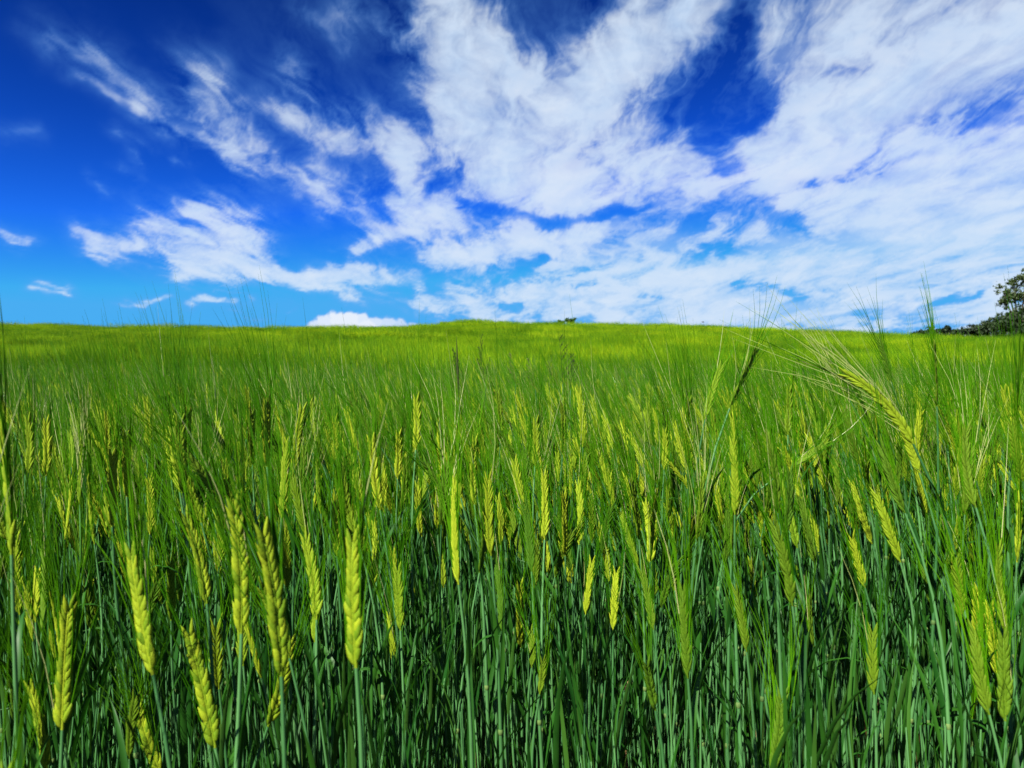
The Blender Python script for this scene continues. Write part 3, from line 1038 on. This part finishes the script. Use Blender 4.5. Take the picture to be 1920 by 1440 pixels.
def scatter_group(name, coll):
    ng = bpy.data.node_groups.new(name, 'GeometryNodeTree')
    ng.interface.new_socket('Geometry', in_out='INPUT', socket_type='NodeSocketGeometry')
    ng.interface.new_socket('Geometry', in_out='OUTPUT', socket_type='NodeSocketGeometry')
    N = NT(ng)
    gi, go = N.new('NodeGroupInput'), N.new('NodeGroupOutput')
    ci = N.new('GeometryNodeCollectionInfo')
    ci.inputs['Collection'].default_value = coll
    ci.inputs['Separate Children'].default_value = True
    ci.inputs['Reset Children'].default_value = True
    iop = N.new('GeometryNodeInstanceOnPoints')

    def attr(nm, typ):
        n = N.new('GeometryNodeInputNamedAttribute', data_type=typ)
        n.inputs[0].default_value = nm
        return n.outputs[0]
    e2r = N.new('FunctionNodeEulerToRotation')
    N.l.new(attr('turn', 'FLOAT_VECTOR'), e2r.inputs[0])
    N.l.new(gi.outputs[0], iop.inputs['Points'])
    N.l.new(ci.outputs[0], iop.inputs['Instance'])
    iop.inputs['Pick Instance'].default_value = True
    N.l.new(attr('pick', 'INT'), iop.inputs['Instance Index'])
    N.l.new(e2r.outputs[0], iop.inputs['Rotation'])
    N.l.new(attr('size', 'FLOAT_VECTOR'), iop.inputs['Scale'])
    N.l.new(iop.outputs[0], go.inputs[0])
    return ng


def scatter(name, pts, turn, size, pick, label, ng):
    me = bpy.data.meshes.new(name)
    me.vertices.add(len(pts))
    me.vertices.foreach_set('co', np.asarray(pts, np.float32).ravel())
    for nm, typ, arr, key in (('turn', 'FLOAT_VECTOR', turn, 'vector'), ('size', 'FLOAT_VECTOR', size, 'vector'), ('pick', 'INT', pick, 'value')):
        a = me.attributes.new(nm, typ, 'POINT')
        a.data.foreach_set(key, np.asarray(arr, np.int32 if typ == 'INT' else np.float32).ravel())
    o = link(bpy.data.objects.new(name, me))
    md = o.modifiers.new('crop', 'NODES')
    md.node_group = ng
    return tag(o, label, None, None, 'stuff')


NG = scatter_group('crop_scatter', pool)
# near crop: whole plants, 1.2 to 9 m, and round the photographer, filled in unseen to shade the front stems
N_TRY = 80000
xs, ys = rng.uniform(-9.5, 9.5, N_TRY * 2), rng.uniform(-1.3, 9.5, N_TRY * 2)
rad = np.hypot(xs, ys)
inwedge = (np.abs(xs) < .76 * ys + .02)
till = (rng.uniform(0, 1, len(xs)) < .27)
near_zone = (inwedge & (ys < NEAR_R + rng.uniform(-.04, .04, len(xs)))) | ((np.abs(xs) < .76 * ys + .20) & (ys > -.1) & (ys < .95))
keep = (rad > np.where(till, .80, .50)) & (np.abs(xs) < .95 * np.maximum(ys, 0) + 1.1) & ~(near_zone & ~till)
keep &= rng.uniform(0, 1, len(xs)) < np.clip(1.15 - rad * .06, .5, 1)
keep &= (ys < 8.6 + .5 * rng.uniform(-1, 1, len(xs)))
xs, ys, till = xs[keep], ys[keep], till[keep]
zs = ground_h(xs, ys)
n = len(xs)
print('near crop', n)
sw = .05 * perlin(xs / 1.1, ys / .8, 401)
turn = np.stack([rng.normal(0, .05, n) + sw, rng.normal(-.02, .06, n) + .05 * perlin(xs / 1.3, ys / .9, 402), rng.uniform(-.9, .9, n)], -1)
sz = np.clip(rng.normal(1.0, .065, n), .86, 1.16) + .02 * (ys > 1.2) + .05 * perlin(xs / .9, ys / .7, 403) + .02 * sstep(xs / np.maximum(ys, .3), .28, .5) * sstep(-ys, -3.5, -1.5)
sz = np.where(ys < 5, np.minimum(sz, np.where(ys < 1.42, .94, 1.10)), sz)
scatter('barley_crop', np.stack([xs, ys, zs], -1), turn, np.stack([sz, sz, sz], -1), np.where(till, N_FULL + rng.integers(0, N_TILL, n), rng.integers(0, N_FULL, n)),
        'dense green barley standing behind the nearest rows', NG)
# farther field: patches up to and over the crest
pts, sizes, picks, turns = [], [], [], []
for (y0, y1, st, lo) in ((8.2, 30, .86, N_FULL + N_TILL), (29, 84, 1.75, N_FULL + N_TILL + 6)):
    for yy in np.arange(y0, y1, st):
        half = .80 * yy + 5
        xx = np.arange(-half, half, st)
        xx = xx + rng.uniform(-.2, .2, len(xx)) * st
        y2 = yy + rng.uniform(-.2, .2, len(xx)) * st
        pts.append(np.stack([xx, y2, ground_h(xx, y2)], -1))
        wave = 1 + .38 * fbm(xx / 4.5, y2 / 2.2, 3, 501) + rng.normal(0, .015, len(xx))
        sizes.append(np.stack([np.ones_like(xx), np.ones_like(xx), wave], -1))
        slope = np.arctan((ground_h(xx, y2 + .3) - ground_h(xx, y2 - .3)) / .6)
        lean = .22 * fbm(xx / 3.6, y2 / 1.6, 3, 511)
        turns.append(np.stack([slope * .6 + lean, .08 * fbm(xx / 3, y2 / 2, 3, 521), rng.uniform(-.35, .35, len(xx))], -1))
        picks.append(lo + rng.integers(0, 6, len(xx)))
pts, sizes, turns, picks = map(np.concatenate, (pts, sizes, turns, picks))
print('patches', len(pts))
scatter('barley_field', pts, turns, sizes, picks, 'green barley field rising to the rounded crest of the hill', NG)


# ------------------------------------------------------------------ weed grass among the barley
M_WEED = leafy('weed_panicle', (.010, .022, .005), (.030, .042, .010), .1, .6, .1, 80)
M_WEEDG = leafy('pale_weed_panicle', (.05, .09, .01), (.10, .13, .02), .1, .6, .3, 80)


def weed(px, py_top, py_base, Y, spread, label, seed, pale=False, lean=0.0, one_sided=0):
    r = random.Random(seed)
    top, pb = at_px(px, py_top, Y), at_px(px - lean, py_base, Y)
    root = Vector((pb.x + r.uniform(-.03, .03), Y + r.uniform(-.03, .03), 0))
    root.z = float(ground_h(root.x, root.y))
    e = link(bpy.data.objects.new('weed_grass', None))
    e.location = root
    e.empty_display_size = .05
    tag(e, label, 'weed grass', 'flowering weed grasses rising out of the barley', 'thing')
    m = M_WEEDG if pale else M_WEED
    mb = MB()
    a, b = pb - root, top - root
    tube(mb, bez(Vector((0, 0, -.01)), Vector((0, 0, a.z * .5)), a - (b - a) * .5, a, 8), [.0011] * 9, 4, 0, False)
    link(bpy.data.objects.new('stem', mb.mesh('stem', (M_STEM,))), e)
    for k in range(2):
        link(bpy.data.objects.new('leaf', leaf_mb(Vector((0, 0, a.z * (.35 + .2 * k))), r.uniform(0, 6.3), .16, .005, .3, 1.1, r).mesh('leaf', (M_LEAF,))), e)
    mb = MB()
    L = (b - a).length
    axis_ = (b - a).normalized()
    tube(mb, [a, a.lerp(b, .5) + Vector((.002, 0, 0)), b], [.0008, .0006, .0003], 3, 0, False)
    nb = 7
    for i in range(nb):
        t = .04 + .92 * i / nb
        p = a.lerp(b, t)
        for q in range(r.choice((1, 2, 2, 3))):
            az = r.uniform(0, 6.28) if not one_sided else (0 if one_sided > 0 else math.pi) + r.uniform(-.7, .7)
            d = (axis_ * r.uniform(.7, 1.2) + Vector((math.cos(az), math.sin(az) * .6, 0)) * r.uniform(.5, 1.0) * spread).normalized()
            bl = L * (.42 * (1 - t) + .10) * r.uniform(.6, 1.1)
            pe = p + d * bl + Vector((0, 0, -.12 * bl * spread))
            tube(mb, [p, p.lerp(pe, .5) + Vector((0, 0, .05 * bl)), pe], [.0005, .0004, .0003], 3, 0, False)
            for j in range(max(2, int(bl / .012))):
                u = .3 + .7 * (j + r.random() * .5) / max(2, int(bl / .012))
                c = p.lerp(pe, min(1, u))
                dd = (d + Vector((r.gauss(0, .3), r.gauss(0, .3), r.gauss(0, .2)))).normalized()
                tube(mb, [c, c + dd * .0022, c + dd * .0048, c + dd * .0070], [.0003, .0009, .0008, .0002], 4, 0, False)
    link(bpy.data.objects.new('panicle', mb.mesh('panicle', (m,))), e)


weed(1047, 622, 720, 2.1, 1.0, 'dark feathery weed grass, the tallest of the middle, its branches spread to the right', 31, False, -8, 1)
weed(1072, 660, 730, 2.1, .55, 'narrow dark weed grass leaning beside the tallest feathery one', 32, False, 2)
weed(899, 626, 720, 2.2, .45, 'dark weed grass with a slim plume left of the middle', 33, False, -10)
weed(850, 652, 712, 2.2, .30, 'short dark weed grass close to the straight dark spike', 34, False, -8)
weed(958, 660, 715, 2.2, .6, 'faint weed grass with a loose plume midway between the slim and the tallest', 35, True, -8, -1)
weed(992, 668, 730, 2.0, .7, 'weed grass with a nodding open plume just left of the tallest one', 36, True, -12, -1)
weed(1030, 672, 725, 2.3, .5, 'small faint weed grass under the tallest feathery one', 37, True, 0)
# a straight dark spike: a flag leaf standing on end
r = random.Random(41)
B, T = at_px(860, 745, 1.6), at_px(856, 630, 1.6)
root = Vector((B.x + .01, 1.62, float(ground_h(B.x, 1.62))))
e = link(bpy.data.objects.new('weed_grass', None))
e.location = root
e.empty_display_size = .05
tag(e, 'straight dark spike of a weed grass standing on end, thin as a needle', 'weed grass', 'flowering weed grasses rising out of the barley', 'thing')
mb = MB()
tube(mb, [Vector((0, 0, -.01)), (B - root) * .5, B - root], [.0014, .0012, .0012], 5, 0, False)
link(bpy.data.objects.new('stem', mb.mesh('stem', (M_STEM,))), e)
mb = MB()
b0, b1 = B - root, T - root
tube(mb, [b0, b0.lerp(b1, .15), b0.lerp(b1, .45), b0.lerp(b1, .75), b1], [.0012, .0024, .0024, .0015, .0002], 5, 0, False)
link(bpy.data.objects.new('spike', mb.mesh('spike', (M_WEED,))), e)

# ------------------------------------------------------------------ trees beyond the crest
M_BARK = leafy('bark', (.03, .022, .015), (.07, .055, .04), 0, .9, .2, 3)


def foliage(name, a, b):
    return leafy(name, a, b, .25, .6, .3, 1.5, (b[0] * 1.5, b[1] * 1.4, b[2] * 1.3))


M_DARK = foliage('dark_foliage', (.007, .018, .005), (.018, .036, .009))
M_OLIVE = foliage('olive_foliage', (.014, .030, .008), (.040, .062, .018))
M_BUSH = foliage('bush_foliage', (.020, .060, .012), (.05, .11, .02))


def tree(px, Y, base_z, lumps, label, leafmat, seed, leaf=.22, per=420, group=None, limbs=True):
    """lumps: (dx, dz, rx, rz) in metres from the foot of the trunk; leaves are small quads inside those lumps"""
    r = random.Random(seed)
    x = (px - 960) / F * Y
    e = link(bpy.data.objects.new('tree', None))
    e.location = (x, Y, base_z)
    tag(e, label, 'tree', group)
    top = max(l[1] for l in lumps)
    mb = MB()
    h0 = min(l[1] - l[3] for l in lumps)
    fork = Vector((r.uniform(-.1, .1), 0, max(1.2, h0 * .85)))
    r0 = .02 * top + .05
    tube(mb, [Vector((0, 0, -.3)), fork * .5 + Vector((r.uniform(-.08, .08), 0, 0)), fork], [r0 * 1.3, r0, r0 * .85], 7)
    for (dx, dz, rx, rz) in lumps:
        end = Vector((dx, r.uniform(-.3, .3) * rx, dz))
        mid = fork.lerp(end, .5) + Vector((r.uniform(-.2, .2), r.uniform(-.2, .2), .25))
        tube(mb, [fork, mid, end], [r0 * .55, r0 * .35, r0 * .10], 5)
        for k in range(4):
            e2 = end + Vector((r.uniform(-.8, .8) * rx, r.uniform(-.8, .8) * rx, r.uniform(-.2, .9) * rz))
            tube(mb, [mid.lerp(end, r.uniform(.3, .9)), e2], [r0 * .16, r0 * .04], 4)
    link(bpy.data.objects.new('trunk', mb.mesh('trunk', (M_BARK,))), e)
    mb = MB()
    for (dx, dz, rx, rz) in lumps:
        sub = [(r.gauss(0, .55), r.gauss(0, .55), r.gauss(0, .55), r.uniform(.25, .5)) for _ in range(12)]
        for k in range(per):
            a, b, c, q = sub[r.randrange(12)]
            p = Vector((dx + rx * (a + r.gauss(0, q * .6)), rx * (b + r.gauss(0, q * .6)), dz + rz * (c + r.gauss(0, q * .6))))
            u = Vector((r.gauss(0, 1), r.gauss(0, 1), r.gauss(0, 1))).normalized()
            v = u.cross(Vector((r.gauss(0, 1), r.gauss(0, 1), r.gauss(0, 1)))).normalized()
            s_ = leaf * r.uniform(.5, 1.1)
            mb.add([p - u * s_, p - v * s_ * .45, p + u * s_, p + v * s_ * .45], [(0, 1, 2, 3)])
    link(bpy.data.objects.new('crown', mb.mesh('crown', (leafmat,), False)), e)


def gz(px, Y):
    return float(ground_h((px - 960) / F * Y, Y))


def lumps_for(px, Y, bz, items):
    """items: (px, py, half width px, half height px) of each clump as seen"""
    x0 = (px - 960) / F * Y
    return [((a - 960) / F * Y - x0, CZ + (720 - b) / F * Y - bz, w / F * Y, h / F * Y) for a, b, w, h in items]


def far_tree(px, Y, items, label, m, seed, leaf=.22, per=420, group=None):
    bz = gz(px, Y)
    tree(px, Y, bz, lumps_for(px, Y, bz, items), label, m, seed, leaf, per, group)


HG = 'dark trees of the field edge at the right'
far_tree(1912, 96, [(1890, 545, 14, 12), (1905, 528, 14, 9), (1926, 522, 18, 10), (1882, 566, 10, 10), (1902, 556, 14, 12), (1925, 548, 20, 14), (1940, 570, 16, 14),
                    (1898, 590, 10, 8), (1920, 600, 12, 10)],
         'tall sparse tree at the right edge, its airy crown open to the sky', M_OLIVE, 61, .24, 300)


def row_tree(px, Y, items, label, seed):
    items = [(a, b - 4, w, h) for a, b, w, h in items]
    lo = [(a + o, 631 + (a - 1700) * .03, w * .8, 7) for a, b, w, h in items for o in (-4, 5)] + [(a, (b + 634) / 2, w, (640 - b) * .4) for a, b, w, h in items]
    far_tree(px, Y, items + lo, label, M_DARK, seed, .26, 480, HG)


row_tree(1733, 104, [(1733, 629, 12, 5), (1726, 633, 9, 4), (1741, 630, 8, 6)], 'leftmost low tree of the dark row, small and rounded, by the crest', 62)
row_tree(1757, 104, [(1755, 631, 9, 5), (1765, 632, 9, 5)], 'lowest tree of the dark row, flat topped, left of the pointed one', 63)
row_tree(1777, 103, [(1776, 627, 8, 6), (1777, 620, 4, 4), (1782, 632, 10, 6)], 'small pointed tree standing up out of the dark row', 64)
row_tree(1800, 102, [(1794, 630, 11, 6), (1809, 628, 11, 7)], 'low dark tree of the row right of the pointed one', 65)
row_tree(1826, 100, [(1820, 625, 11, 8), (1836, 621, 12, 9)], 'round dark tree in the middle of the row, below tall awns', 66)
row_tree(1858, 98, [(1850, 617, 13, 10), (1866, 612, 14, 11)], 'broad dark tree of the row, left of the densest one', 67)
row_tree(1893, 95, [(1880, 608, 14, 12), (1898, 600, 15, 13)], 'dense dark tree directly below the tall sparse crown', 68)
row_tree(1928, 92, [(1914, 600, 15, 15), (1934, 592, 17, 16)], 'darkest and highest tree of the row, cut by the right edge', 69)
far_tree(1071, 98, [(1066, 602, 7, 4), (1073, 601, 6, 4)], 'round green treetop peeking over the crest of the hill', M_BUSH, 71, .2, 260)
far_tree(1050, 98, [(1050, 604, 5, 2.4)], 'smaller thin treetop left of the round one behind the crest', M_BUSH, 72, .18, 160)

# ------------------------------------------------------------------ a bird low above the crest
M_BIRD, N, o = material('dark_plumage')
bs = N.new('ShaderNodeBsdfPrincipled')
N.put(bs.inputs['Base Color'], N.mix(N.noise(N.new('ShaderNodeTexCoord').outputs['Object'], 8), (.03, .03, .035, 1), (.07, .07, .08, 1)))
bs.inputs['Roughness'].default_value = .7
N.l.new(bs.outputs[0], o.inputs[0])
e = link(bpy.data.objects.new('bird', None))
e.location = at_px(1318, 604, 85)
e.empty_display_size = .1
tag(e, 'tiny dark bird in flight just above the crest', 'bird')
mb = MB()
tube(mb, [Vector((-.16, 0, .01)), Vector((-.10, 0, 0)), Vector((0, 0, 0)), Vector((.08, 0, .015)), Vector((.12, 0, .03)), Vector((.16, 0, .02))],
     [.012, .03, .045, .035, .028, .004], 8)
link(bpy.data.objects.new('body', mb.mesh('body', (M_BIRD,))), e)
for q in (-1, 1):
    mb = MB()
    vs = []
    for (yy, zz, xa, xb) in ((.02, .02, .05, -.06), (.13, .08, .06, -.05), (.24, .07, .03, -.05), (.31, .04, -.02, -.05)):
        vs += [Vector((xa, q * yy, zz)), Vector((xb, q * yy, zz - .008)), Vector((xb, q * yy, zz - .014)), Vector((xa, q * yy, zz - .012))]
    fs = []
    for i in range(3):
        for k in range(4):
            a, b = i * 4 + k, i * 4 + (k + 1) % 4
            fs.append((a, b, b + 4, a + 4))
    fs += [(0, 1, 2, 3), (12, 13, 14, 15)]
    mb.add(vs, fs)
    link(bpy.data.objects.new('wing', mb.mesh('wing', (M_BIRD,))), e)

# ------------------------------------------------------------------ dead straw on the soil
r = random.Random(91)
mb = MB()
for k in range(2600):
    Y = r.uniform(.3, 3.2)
    X = r.uniform(-.85, .85) * Y
    z = float(ground_h(X, Y))
    mb.merge(leaf_mb(Vector((X, Y, z + r.uniform(0, .02))), r.uniform(0, 6.28), r.uniform(.03, .14), r.uniform(.002, .006), r.uniform(.5, 1.5), r.uniform(-.3, .9), r, 3, r.uniform(-2, 2)))
tag(link(bpy.data.objects.new('straw_litter', mb.mesh('straw_litter', (M_DRY,), False))), 'dead brown straw and leaves lying at the feet of the stems', None, None, 'stuff')
